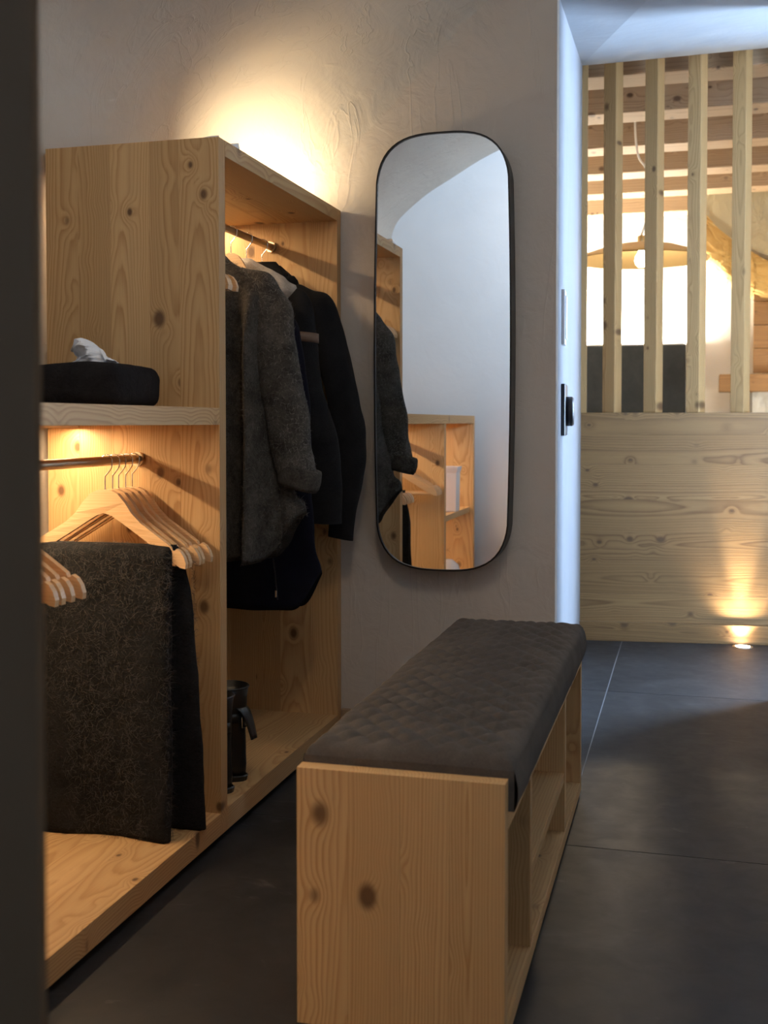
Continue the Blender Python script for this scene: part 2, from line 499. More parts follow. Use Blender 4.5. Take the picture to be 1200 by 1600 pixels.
# right part of the passage, with an unseen window added for the blue daylight
XP = 2.95
WX0, WX1, WZ0, WZ1, WYY = 1.36, 2.80, .70, 2.40, 5.80
wr = MB()
wr.box(XP, XP + .2, YW, WYY + .2, 0, 3.1)
struct(wr.build('wall_passage_right', WHITE))
wr = MB()
wr.box(1.20, WX0, WYY, WYY + .2, 0, 3.1); wr.box(WX1, XP, WYY, WYY + .2, 0, 3.1)
wr.box(WX0, WX1, WYY, WYY + .2, 0, WZ0); wr.box(WX0, WX1, WYY, WYY + .2, WZ1, 3.1)
struct(wr.build('wall_passage_end', WHITE))
struct(MB().box(XR, XP + .2, YW, YW + .06, 0, 3.1).build('wall_passage_near', WHITE))
ym = WYY + .1
wm = (WX0 + WX1) / 2
win = struct(MB().box(WX0, WX0 + .06, ym, ym + .06, WZ0, WZ1).box(WX1 - .06, WX1, ym, ym + .06, WZ0, WZ1).box(WX0, WX1, ym, ym + .06, WZ0, WZ0 + .06).box(WX0, WX1, ym, ym + .06, WZ1 - .06, WZ1).box(wm - .02, wm + .02, ym + .01, ym + .05, WZ0, WZ1).build('window_added', SZ))
for xa, xb in ((WX0 + .06, wm - .02), (wm + .02, WX1 - .06)):
    MB().box(xa, xb, ym + .027, ym + .031, WZ0 + .06, WZ1 - .06).build('pane', GLASS, win)
pl = bpy.data.lights.new('window_portal', 'AREA')
pl.shape = 'RECTANGLE'; pl.size = WX1 - WX0; pl.size_y = WZ1 - WZ0
pl.cycles.is_portal = True
po = link(bpy.data.objects.new('window_portal', pl)); po.location = (wm, WYY + .19, (WZ0 + WZ1) / 2); po.rotation_euler = (R(-90), 0, 0)
# half wall and pier added outside the frame to block the blue daylight
struct(MB().box(.80, .90, 1.5, 4.42, 0, 1.42).build('wall_blocker_half', WHITE))
struct(MB().box(.37, .98, 4.42, 4.54, 0, 3.0).build('wall_blocker_pier', WHITE))

# cross wall beside the camera with the dark doorway jamb
struct(MB().box(XL - .1, -.60, .72, .90, 0, 2.9).build('wall_front', WHITE))
struct(MB().box(.75, XR + .1, .72, .90, 0, 2.9).box(-.60, .75, .72, .90, 2.25, 2.9).build('wall_front_right', WHITE))
dj = MB(); dj.add([(x, y, z) for z in (0, 2.25) for x, y in ((-.75, .695), (-.443, .695), (-.440, .70), (-.60, .902), (-.75, .902))], [(4, 3, 2, 1, 0), (5, 6, 7, 8, 9)] + [(i, (i + 1) % 5, 5 + (i + 1) % 5, 5 + i) for i in range(5)])
struct(dj.build('door_1', JAMB))
# room behind the camera
rb = MB()
rb.box(-1.7, -1.6, -1.5, .72, 0, 2.6).box(1.6, 1.7, -1.5, .72, 0, 2.6).box(-1.7, 1.7, -1.6, -1.5, 0, 2.6)
struct(rb.build('wall_rear', WHITE))
struct(MB().box(-1.7, 1.7, -1.6, .80, 2.6, 2.7).build('ceiling_rear', WHITE))

# baseboard
board_b = struct(MB().box(-1.125, XS, YW - .016, YW, 0, .092, .003).build('baseboard_back', BX))

# ------------------------------------------------------------------ far room
YF = 9.85
struct(MB().box(-3.0, 1.3, YF, YF + .1, 0, 3.2).build('wall_far', WHITE))
struct(MB().box(-3.0, -2.9, 5.6, YF, 0, 3.2).build('wall_far_left', WHITE))
struct(MB().box(1.20, 1.30, 6.0, YF, 0, 3.2).build('wall_far_right', WHITE))
struct(MB().box(-3.0, A[0] - .155, 5.52, 5.6, 0, 3.2).build('wall_far_front', WHITE))
fc = struct(MB().box(-3.0, 1.3, 5.50, YF, 3.02, 3.1).build('ceiling_far', WHITE))
for k, y in enumerate((5.779, 6.477, 7.265, 8.023, 8.733, 9.60)):
    board('beam', -2.9, 1.2, y, y + .225, 2.80, 3.03, BX, fc, .008)

# plaster arch and timber cladding at the right of the far room
def arch():
    # a rough curved band: its broken face sweeps down to the right, the soffit turns back under it
    mb = MB()
    low = catmull([(.0, 2.52), (.125, 2.39), (.35, 2.20), (.60, 2.075), (.90, 2.0), (1.2, 1.985)], 30)
    def fn(u, v):
        x, z = low[min(int(v * (len(low) - 1)), len(low) - 1)]
        hgt = .36 - .16 * v
        prof = [(9.34, hgt), (9.30, hgt * .8), (9.27, hgt * .5), (9.26, .06), (9.29, 0.0), (9.40, -.02), (9.6, -.03), (9.84, -.03)]
        f = u * (len(prof) - 1); i = min(int(f), len(prof) - 2); t = f - i
        y = prof[i][0] + (prof[i + 1][0] - prof[i][0]) * t
        dz = prof[i][1] + (prof[i + 1][1] - prof[i][1]) * t
        k = noise.noise(Vector((x * 8, u * 11, 3))) * .022 + noise.noise(Vector((x * 26 + u * 30, u * 16, 9))) * .018
        return (x + k * .4, y + k, z + dz + k * .5)
    mb.grid(fn, 60, len(low))
    struct(mb.build('trim_1', GOLDLIT, fix=False))
    up = MB()
    def fu(u, v):
        x, z = low[min(int(u * (len(low) - 1)), len(low) - 1)]
        zz = z + .30 + (3.03 - z - .30) * v
        return (x, 9.34 + .015 * noise.noise(Vector((x * 7, zz * 7, 2))), zz)
    up.grid(fu, 80, 20)
    struct(up.build('trim_2', ROUGHP, fix=False))
arch()
clad = tag(empty('timber_cladding', (.50, 9.45, 0)), 'honey coloured horizontal timber boards beyond the slats under the rough plaster arch', 'cladding')
for z0, z1 in ((2.03, 2.12), (1.84, 2.025), (1.655, 1.835), (1.455, 1.65)):
    board('board', 0.0, .70, 0, .06, z0, z1, PX, clad, .004)
led = tag(board('timber_ledge', .235, 1.19, 9.25, 9.45, 1.30, 1.44, PX, None, .005), 'thick timber ledge with squared end below the horizontal cladding boards', 'ledge')
st = MB()
def stone(u, v):
    x = .49 + u * .65; z = .0 + v * 1.30
    k = noise.noise(Vector((x * 9, z * 9, 1))) * .03 + noise.noise(Vector((x * 26, z * 26, 4))) * .014
    return (x, 9.36 + k, z)
st.grid(stone, 50, 60)
st.box(.49, 1.17, 9.40, 9.8, 0, 1.30)
tag(st.build('stone_hearth', STONE, fix=False), 'rough pale grey stone masonry block beneath the timber ledge', 'masonry')
# dark tall panel
tag(MB().box(-1.9, -.022, 9.70, 9.78, 0, 1.715, .012).build('headboard_panel', PANEL), 'tall dark grey upholstered panel against the bright wall behind the slats', 'panel')
cl = tag(empty('added_cove_light', (-.96, 9.74, 1.716)), 'added slim light strip lying along the top of the dark grey panel', 'light')  # source added to brighten the far wall and beams
MB().box(-.92, .92, -.012, .012, 0, .012).build('profile', ALU, cl)
area('added_cove_lamp', (0, 0, .02), (R(180) - R(10), 0, 0), 1.8, .03, P_COVE, (1, .88, .70), cl)

tl = tag(empty('added_floor_lamp', (-1.75, 8.3, 0)), 'added slim uplighter floor lamp out of sight at the left of the far room', 'lamp')  # unseen lamp added to light the beam undersides
MB().lathe([(.001, 0), (.14, 0), (.14, .02), (.015, .03), (.012, 1.5), (.10, 1.62), (.095, 1.62), (.02, 1.53), (.001, 1.53)], seg=24).build('stand', BLACKM, tl)
area('added_floor_lamp_light', (0, 0, 1.63), (R(180), 0, 0), .16, .16, 110.0, (1, .86, .66), tl, 'DISK')
gl = tag(empty('added_globe_lamp', (.98, 8.55, 0)), 'added unseen globe lamp on a slim black stand beside the far masonry block', 'lamp')  # unseen lamp added to brighten the right part of the far wall
MB().lathe([(.001, 0), (.12, 0), (.12, .02), (.012, .03), (.010, 1.06), (.03, 1.08), (.001, 1.08)], seg=24).build('stand', BLACKM, gl)
g_ = MB().lathe([(.001, -.10)] + [(.10 * math.sin(PI * k / 14), -.10 * math.cos(PI * k / 14)) for k in range(1, 14)] + [(.001, .10)], seg=28).build('globe', emit('lit_globe', (1, .86, .66), 75.0), gl, (0, 0, 1.17))
# pendant
pe = tag(empty('pendant_lamp', (-.290, 7.2, 2.075)), 'wide shallow brass pendant lamp hanging beyond the slats', 'lamp')
prof = [(.415, 0.0), (.385, .022), (.30, .052), (.22, .078), (.13, .095), (.05, .102), (.018, .104)]
MB().lathe(prof + [(r - .004 if r > .02 else r, z - .004) for r, z in reversed(prof)], seg=56).build('shade', BRASS, pe)
MB().lathe([(.001, .15), (.02, .15), (.024, .14), (.024, .075), (.02, .07), (.001, .07)], seg=20).build('socket', BRASS, pe)
MB().lathe([(.001, -.045), (.018, -.042), (.034, -.028), (.040, -.005), (.034, .022), (.020, .045), (.016, .07), (.001, .07)], seg=20).build('bulb', BULB, pe)
MB().tube(catmull([(.0, 0, .15), (.055, 0, .35), (.03, 0, .55), (-.02, 0, .64), (-.04, 0, .78), (-.045, 0, .95)], 6), .0065, 8).build('cord', CABLE, pe)
pt = bpy.data.lights.new('bulb_light', 'POINT'); pt.energy = P_PEND; pt.color = WARM2; pt.shadow_soft_size = .045
po = link(bpy.data.objects.new('bulb_light', pt), pe); po.location = (0, 0, -.06)

# ------------------------------------------------------------------ slatted partition
PA = math.atan2(.1, .876)
par = tag(empty('slat_partition', (A[0], A[1], 0), PA), 'pale spruce partition of plank panelling with vertical slats above', 'partition')
zc = 1.107
for w in (.105, .145, .170, .160, .150, .150):
    board('plank', 0, 1.735, 0, .05, zc - w, zc, PX, par, .0010); zc -= w
board('plank', 0, 1.735, 0, .05, .09, zc, PX, par, .0010)
board('base_rail', 0, 1.735, -.028, .05, 0, .092, PX, par, .003)
board('end_post', 0, .035, -.012, .06, 1.107, 2.98, SZ, par, .002)
for k, s in enumerate((.158, .354, .5554, .7625, .966, 1.17, 1.374, 1.578)):
    o = MB().box(-.034, .034, -.034, .034, -.94, .94, .003).build('slat', SZ, par, (s, .05, 1.107 + .94))
    o.rotation_euler = (0, 0, R(-34))
# floor spot
sp = tag(empty('floor_spot', (.256, 5.527, 0)), 'round recessed floor spotlight glowing at the foot of the partition', 'spotlight')
MB().lathe([(.034, -.002), (.034, .003), (.046, .003), (.048, 0), (.048, -.002)], seg=28).build('rim', STEEL, sp)
MB().lathe([(.001, .0015), (.034, .0015)], seg=28).build('lens', SPOTG, sp)
sl = bpy.data.lights.new('spot_beam', 'SPOT'); sl.energy = P_SPOT; sl.color = (1, .86, .60); sl.spot_size = R(30); sl.spot_blend = 1.0; sl.shadow_soft_size = .02
so = link(bpy.data.objects.new('spot_beam', sl), sp); so.location = (0, 0, .012); so.rotation_euler = (R(180 - 8), 0, R(6))
s2 = sl.copy(); s2.energy = P_SPOT * .30; s2.spot_size = R(95)
so = link(bpy.data.objects.new('spot_glow', s2), sp); so.location = (0, 0, .012); so.rotation_euler = (R(180 - 14), 0, R(6))

# wall plates on the passage wall
def on_passage(y):
    t = (y - YW) / (A[1] + .15 - YW)
    return XS + (A[0] - XS) * t
pang = math.atan2(A[0] - XS, A[1] + .15 - YW)
o = tag(empty('switch_plate', (on_passage(3.95), 3.95, 1.425), pang * -1), 'white rectangular switch plate on the white passage wall', 'switch')
MB().box(0, .012, -.045, .045, -.095, .095, .002).build('plate', WPLASTIC, o)
MB().box(.012, .016, -.03, .03, -.075, .075, .002).build('rocker', WPLASTIC, o)
o = tag(empty('thermostat', (on_passage(3.98), 3.98, 1.104), -pang), 'black wall thermostat with round dial below the white switch plate', 'thermostat')
MB().box(0, .014, -.085, .085, -.09, .09, .003).build('plate', BPLASTIC, o)
d = MB().lathe([(.001, .026), (.046, .026), (.052, .020), (.052, 0), (.001, 0)], seg=28).build('dial', BPLASTIC, o)
d.rotation_euler = (0, R(90), 0); d.location = (.014, .01, -.005)

# ------------------------------------------------------------------ wardrobe
XF, XB = -1.128, -1.612
T = .04
Y0, Y1 = 2.590, 3.602
ZT = 1.768
wd = tag(empty('wardrobe', ((XF + XB) / 2, (Y0 + Y1) / 2, 0)), 'tall open spruce wardrobe with clothes rail beside the mirror', 'wardrobe')
def off(box):
    cx, cy = (XF + XB) / 2, (Y0 + Y1) / 2
    return (box[0] - cx, box[1] - cx, box[2] - cy, box[3] - cy, box[4], box[5])
def panel(name, parent, axis, n, box, mat):
    p = empty(name, (0, 0, 0), 0, parent)
    lamellas(p, axis, n, box, mat)
    return p
panel('side_panel', wd, 0, 5, off((XB, XF, Y0, Y0 + T, .02, ZT)), WZ)
panel('side_panel', wd, 0, 5, off((XB, XF, Y1 - T, Y1, .02, ZT)), WZ)
panel('top_panel', wd, 0, 4, off((XB, XF, Y0 + T, Y1 - T, ZT - T, ZT)), WY)
panel('bottom_panel', wd, 0, 4, off((XB, XF, Y0 + T, Y1 - T, .02, .078)), WY)
bxo = off((XB + .03, XF - .05, Y0 + .02, Y1 - .02, 0, .0205))
MB().box(*bxo).build('plinth', PLINTH, wd)
RX, RZ2 = -1.36, 1.650
cxw, cyw = (XF + XB) / 2, (Y0 + Y1) / 2
MB().tube([(RX - cxw, Y0 + T - cyw, RZ2), (RX - cxw, Y1 - T - cyw, RZ2)], .0115, 16).build('clothes_rail', BRONZE, wd)
for y in (Y0 + T, Y1 - T - .012):
    MB().tube([(RX - cxw, y - cyw, RZ2), (RX - cxw, y + .012 - cyw, RZ2)], .018, 16).build('rail_socket', BRONZE, wd)
lp = MB().box(-1.53 - cxw, -1.51 - cxw, Y0 + .06 - cyw, Y1 - .06 - cyw, ZT - T - .008, ZT - T).build('light_profile', ALU, wd)
area('wardrobe_led', (-1.52 - cxw, 0, ZT - T - .010), (0, 0, 0), .014, Y1 - Y0 - .14, P_WARDROBE, WARM, wd)

# ------------------------------------------------------------------ low cabinet
CY0, CY1 = .980, Y0
ZC = 1.096
cyc = (CY0 + CY1) / 2
lc = tag(empty('low_cabinet', (cxw, cyc, 0)), 'low open spruce cabinet with lit bays in front of the wardrobe', 'cabinet')
def offc(b): return (b[0] - cxw, b[1] - cxw, b[2] - cyc, b[3] - cyc, b[4], b[5])
DV = 1.753
panel('top_panel', lc, 0, 4, offc((XB, XF, CY0, CY1, ZC - .042, ZC)), WY)
panel('bottom_panel', lc, 0, 4, offc((XB, XF, CY0, CY1, .02, .075)), WY)
panel('end_panel', lc, 0, 4, offc((XB, XF, CY0, CY0 + T, .075, ZC - .042)), WZ)
panel('divider', lc, 0, 4, offc((XB, XF, DV - T / 2, DV + T / 2, .075, ZC - .042)), WZ)
panel('shelf', lc, 0, 4, offc((XB, XF - .02, CY0 + T, DV - T / 2, .57, .60)), WY)
MB().box(*offc((XB + .03, XF - .05, CY0 + .02, CY1 - .005, 0, .0205))).build('plinth', PLINTH, lc)
RZ1, RX1 = .967, -1.35
MB().tube([(RX1 - cxw, DV + T / 2 - cyc, RZ1), (RX1 - cxw, CY1 - cyc, RZ1)], .0115, 16).build('clothes_rail', BRONZE, lc)
MB().tube([(RX1 - cxw, CY1 - .012 - cyc, RZ1), (RX1 - cxw, CY1 - cyc, RZ1)], .018, 16).build('rail_socket', BRONZE, lc)
for ya, yb, z, e in ((DV + .04, CY1 - .02, ZC - .042, 1.0), (CY0 + .06, DV - .04, ZC - .042, .7), (CY0 + .06, DV - .04, .57, .7)):
    MB().box(-1.53 - cxw, -1.51 - cxw, ya - cyc, yb - cyc, z - .008, z).build('light_profile', ALU, lc)
    area('bay_led', (-1.52 - cxw, (ya + yb) / 2 - cyc, z - .010), (0, 0, 0), .014, yb - ya, P_BAY * e, WARM, lc)

# uplight lying on the wardrobe and two plastic wedges at its front corner
ul = tag(empty('uplight', (-1.33, 3.43, ZT)), 'small warm uplight lying out of sight on top of the wardrobe', 'lamp')
MB().lathe([(.001, 0), (.05, 0), (.055, .006), (.055, .026), (.046, .026), (.046, .016), (.001, .016)], seg=24).build('housing', WPLASTIC, ul)
MB().lathe([(.001, .018), (.045, .018)], seg=24).build('lens', LED, ul)
area('uplight_lamp', (0, 0, .030), (R(180 - 48), R(0), R(0)),   .08, .08, P_TOP, (1, .79, .50), ul, 'DISK')
for nm, x, y, s, lab in (('plastic_wedge', -1.15, 2.62, .7, 'tiny white plastic wedge on the near corner of the wardrobe top'), ('plastic_wedge', -1.135, 2.71, .75, 'tiny white plastic wedge on the wardrobe top just behind the first one')):
    w = MB()
    w.add([(-.03, -.03, 0), (.006, -.03, 0), (.006, .03, 0), (-.03, .03, 0), (-.03, -.03, .004), (.006, -.03, .004), (.002, .03, .024), (-.03, .03, .024)], [(0, 3, 2, 1), (4, 5, 6, 7), (0, 1, 5, 4), (1, 2, 6, 5), (2, 3, 7, 6), (3, 0, 4, 7)])
    o = w.build(nm, WPLASTIC, None, (x, y, ZT)); o.scale = (s,) * 3
    tag(o, lab, 'wedge')

# ------------------------------------------------------------------ mirror
YM = 3.517
mx0, mx1, mz0, mz1 = -.988, -.538, .582, 1.985
mcx, mcz, ma, mb_ = (mx0 + mx1) / 2, (mz0 + mz1) / 2, (mx1 - mx0) / 2, (mz1 - mz0) / 2
def sup(a, A_, B_):
    """stadium-like rounded outline: long sides that bow slightly, broad rounded ends"""
    r = A_ * 0.94; c, s = math.cos(a), math.sin(a)
    n = 3.0
    x = A_ * math.copysign(abs(c) ** (2 / n), c)
    z = (B_ - r) * math.copysign(1, s) * min(1, abs(s) * 6) + r * math.copysign(abs(s) ** (2 / n), s)
    bow = 1 - .045 * (abs(z) / B_) ** 2
    return x * bow, z
mi = tag(empty('wall_mirror', (mcx, YM, mcz)), 'tall rounded wall mirror in a slim black metal frame', 'mirror')
N = 160
def angs():
    # even spread along the outline
    pts = [sup(2 * PI * i / 2000, ma, mb_) for i in range(2001)]
    L = [0]
    for i in range(2000): L.append(L[-1] + math.dist(pts[i], pts[i + 1]))
    out = []; j = 0
    for k in range(N):
        while L[j] < L[-1] * k / N: j += 1
        out.append(2 * PI * j / 2000)
    return out
AN = angs()
o1 = [sup(a, ma, mb_) for a in AN]; o2 = [sup(a, ma - .005, mb_ - .005) for a in AN]
fr = MB()
vs = [(x, .0, z) for x, z in o2] + [(x, -.006, z) for x, z in o2] + [(x, -.006, z) for x, z in o1] + [(x, .085, z) for x, z in o1] + [(x, .085, z) for x, z in o2]
fs = []
for r in range(4):
    for k in range(N):
        k2 = (k + 1) % N
        fs.append((r * N + k, r * N + k2, (r + 1) * N + k2, (r + 1) * N + k))
fr.add(vs, fs, False).build('frame', BLACKM, mi)
gm = MB(); gm.add([(x, 0, z) for x, z in o2] + [(x, .006, z) for x, z in o2], [tuple(range(N)), tuple(range(N, 2 * N))[::-1]] + [(k, (k + 1) % N, N + (k + 1) % N, N + k) for k in range(N)])
gm.build('glass', MIRROR, mi)

# ------------------------------------------------------------------ bench
BX0, BX1, BY0, BY1, BZ = -.652, -.287, 1.822, 3.205, .462
bcx, bcy = (BX0 + BX1) / 2, (BY0 + BY1) / 2
be = tag(empty('bench', (bcx, bcy, 0)), 'low spruce bench with open shelf compartments in front of the mirror', 'bench')
def ob(b): return (b[0] - bcx, b[1] - bcx, b[2] - bcy, b[3] - bcy, b[4], b[5])
TB = .032
panel('end_panel', be, 0, 4, ob((BX0, BX1, BY0, BY0 + TB, .012, BZ)), WZ)
panel('end_panel', be, 0, 4, ob((BX0, BX1, BY1 - TB, BY1, .012, BZ)), WZ)
panel('seat_board', be, 0, 3, ob((BX0, BX1, BY0 + TB, BY1 - TB, .375, .405)), WY)
panel('bottom_board', be, 0, 3, ob((BX0, BX1, BY0 + TB, BY1 - TB, .012, .042)), WY)
board('back_board', *ob((BX0, BX0 + .02, BY0 + TB, BY1 - TB, .042, .375)), WY, be)
for y in (2.145, 2.779):
    board('divider', *ob((BX0 + .02, BX1 - .002, y, y + .028, .042, .375)), WZ, be)
board('shelf', *ob((BX0 + .02, BX1 - .004, 2.173, 2.779, .165, .19)), WY, be)
MB().box(*ob((BX0 + .03, BX1 - .03, BY0 + .03, BY1 - .03, 0, .0125))).build('plinth', PLINTH, be)
# quilted cushion
CX0, CX1, CYa, CYb, CZ0, CZ1 = BX0 + .002, BX1 + .010, BY0 + TB + .001, BY1 - TB - .001, .406, .506
def quilt():
    mb = MB()
    nx, ny = 72, 260
    def side(d):   # rounded shoulder: d = distance from the edge
        r = .026
        return 0 if d > r else r - math.sqrt(max(0, r * r - (r - d) ** 2))
    def fn(u, v):
        e = .5 - .5 * math.cos(PI * u); e = .35 * e + .65 * u
        x = CX0 + (CX1 - CX0) * e; y = CYa + (CYb - CYa) * v
        p, q = x / .056 + y / .074, x / .056 - y / .074
        pill = (abs(math.sin(PI * p)) * abs(math.sin(PI * q))) ** .5 * min(1, min(x - CX0, CX1 - x, y - CYa, CYb - y) / .06 + .02)
        z = CZ1 - .012 + .012 * pill - max(side(x - CX0), side(CX1 - x), side(y - CYa), side(CYb - y))
        z += .004 * noise.noise(Vector((x * 6, y * 6, 0)))
        return (x - bcx, y - bcy, z)
    mb.grid(fn, nx, ny)
    n0 = nx
    # skirts
    edge = [(CX0, CYa), (CX1, CYa), (CX1, CYb), (CX0, CYb)]
    for (xa, ya), (xb, yb) in zip(edge, edge[1:] + edge[:1]):
        m = 60 if abs(ya - yb) > .5 else 24
        def sk(u, v, xa=xa, ya=ya, xb=xb, yb=yb):
            x, y = xa + (xb - xa) * u, ya + (yb - ya) * u
            bulge = .006 * math.sin(PI * v) + .003 * noise.noise(Vector((x * 9, y * 9, v * 3)))
            nx_, ny_ = (yb - ya), -(xb - xa); l = math.hypot(nx_, ny_)
            z = CZ1 - .035 + .004 + (CZ0 - (CZ1 - .031)) * v
            kk = bulge if abs(ya - yb) > .5 else 0
            return (x + nx_ / l * kk - bcx, y + ny_ / l * kk - bcy, z)
        mb.grid(sk, m, 6)
    mb.add([(x - bcx, y - bcy, CZ0) for x, y in edge], [(3, 2, 1, 0)])
    return mb
o = quilt().build('bench_cushion', CUSHION, None, (bcx, bcy, 0))
tag(o, 'long grey quilted cushion with diamond stitching lying on the bench', 'cushion')

# ------------------------------------------------------------------ hangers
def hanger_outline():
    top = [(0, 0), (.018, -.001), (.036, -.009), (.056, -.030), (.075, -.056), (.10, -.078), (.135, -.100), (.165, -.118), (.186, -.131), (.190, -.139), (.197, -.139), (.200, -.134), (.212, -.140), (.222, -.152), (.228, -.168)]
    bot = [(.226, -.180), (.212, -.178), (.196, -.170), (.165, -.152), (.13, -.130), (.09, -.105), (.05, -.080), (.02, -.062), (0, -.056)]
    r = top + bot
    l = [(-x, z) for x, z in reversed(r) if x > 0]
    return r + l
HO = hanger_outline()
def tri_fill(outline):
    from mathutils.geometry import tessellate_polygon
    return tessellate_polygon([[Vector((x, 0, z)) for x, z in outline]])
HT = tri_fill(HO)
def bow(x): return -.030 * (abs(x) / .228) ** 2
mh = MB()
mh.extrude(HO, -.007, .007, fy=bow)
n = len(HO)
mh.add([(x, -.007 + bow(x), z) for x, z in HO], HT)
mh.add([(x, .007 + bow(x), z) for x, z in HO], [tuple(reversed(t)) for t in HT])
hang = empty('wooden_hanger')
hb = mh.build('body', HX, hang)
MB().tube([(-.198, bow(.198), -.170), (-.1, -.012, -.170), (.1, -.012, -.170), (.198, bow(.198), -.170)], .0065, 8).build('trouser_bar', HX, hang)
hk = [(0, 0, -.004), (0, 0, .030), (.004, 0, .036), (.017, 0, .052), (.0185, 0, .062)]
for i in range(10):
    a = R(-5 + i * 21)
    hk.append((.0045 + .0150 * math.cos(a), 0, .069 + .0150 * math.sin(a)))
MB().tube(catmull(hk, 3), .0017, 7).build('hook', STEEL, hang)
used = [False]
def put_hanger(x, y, z, rz, label, group=None):
    if not used[0]:
        used[0] = True; o = hang
    else:
        o = hang.copy(); link(o)
        for c in hang.children:
            d = c.copy(); link(d); d.parent = o
    o.location = (x, y, z); o.rotation_euler = (0, 0, rz)
    tag(o, label, 'hanger', group)
    return o
HZ1 = RZ1 - .069   # hanger neck height under the low rail
HZ2 = RZ2 - .069
hx1, hx2 = RX1 - .0045, RX - .0045
GL = 'wooden hangers on the low rail'
for y, rz, lab in ((2.425, .0, 'wooden hanger carrying the charcoal blanket on the low rail'),
                   (2.462, -.05, 'wooden hanger directly behind the one with the charcoal blanket'),
                   (2.492, .03, 'middle wooden hanger of the five hooked at the end of the low rail'),
                   (2.528, -.03, 'second wooden hanger from the wardrobe side on the low rail'),
                   (2.562, .02, 'wooden hanger on the low rail closest to the wardrobe side panel')):
    put_hanger(hx1, y, HZ1, R(0) + rz, lab, GL)
for y, rz, lab in ((1.960, .02, 'empty wooden hanger overlapping the blanket, its tip furthest forward over the wool'),
                   (1.925, .0, 'empty wooden hanger second behind the cabinet divider'),
                   (1.897, -.02, 'empty wooden hanger third in the bunch near the divider'),
                   (1.868, .0, 'empty wooden hanger closest to the cabinet divider')):
    put_hanger(hx1, y, HZ1, rz, lab, GL)
YS, YN, YJ, YC = 2.970, 3.225, 3.352, 3.486   # where the garments hang along the rail
GU = 'wooden hangers on the wardrobe rail'
for y, rz, lab in ((2.675, .0, 'empty hanger in the wardrobe pressed against its near side panel'),
                   (2.700, .02, 'second empty hanger from the near side panel in the wardrobe'),
                   (2.726, -.02, 'third empty hanger from the near side panel in the wardrobe'),
                   (2.755, .02, 'empty wardrobe hanger just in front of the grey mohair sweater'),
                   (YS, .0, 'wooden hanger inside the grey mohair sweater'),
                   (YJ, .0, 'wooden hanger inside the black jacket with the pale collar'),
                   (YN, .0, 'wooden hanger inside the long navy coat'),
                   (YC, .0, 'wooden hanger inside the black coat next to the far panel')):
    o = put_hanger(hx2, y, HZ2, rz, lab, GU)
    if y > 3.1:
        for c in o.children:
            if not c.name.startswith('hook'): c.scale = (.72, .8, .9)
    elif y > 2.9:
        for c in o.children:
            if not c.name.startswith('hook'): c.scale = (.94, .6, 1)

# ------------------------------------------------------------------ fibres on wool
def fibres(name, spots, mat, parent, seed, lmin=.012, lmax=.035, rad=.00035, loc=None):
    """loose curled hairs standing off the wool: spots = list of (point, normal)"""
    r = random.Random(seed)
    mb = MB()
    for p, nrm in spots:
        p = Vector(p); nrm = Vector(nrm).normalized()
        t = Vector((r.uniform(-1, 1), r.uniform(-1, 1), r.uniform(-1, 1)))
        t = (t - nrm * t.dot(nrm))
        if t.length < .05: continue
        t.normalize(); b = nrm.cross(t)
        L = r.uniform(lmin, lmax); curl = r.uniform(-2.6, 2.6); lift = r.uniform(.05, .45)
        n = 5; pts = []
        q = p.copy(); a = 0
        for i in range(n):
            pts.append(q.copy())
            a = curl * (i + 1) / n
            q = q + (t * math.cos(a) + b * math.sin(a) + nrm * lift * (1 - 1.3 * i / n)) * (L / n)
        w = rad
        vs = []
        for i, q in enumerate(pts):
            ww = w * (1 - .6 * i / n)
            vs += [q - b * ww, q + b * ww]
        mb.add(vs, [(2 * i, 2 * i + 1, 2 * i + 3, 2 * i + 2) for i in range(n - 1)])
    o = mb.build(name, mat, parent, loc, fix=False)
    o['kind'] = 'stuff'
    return o

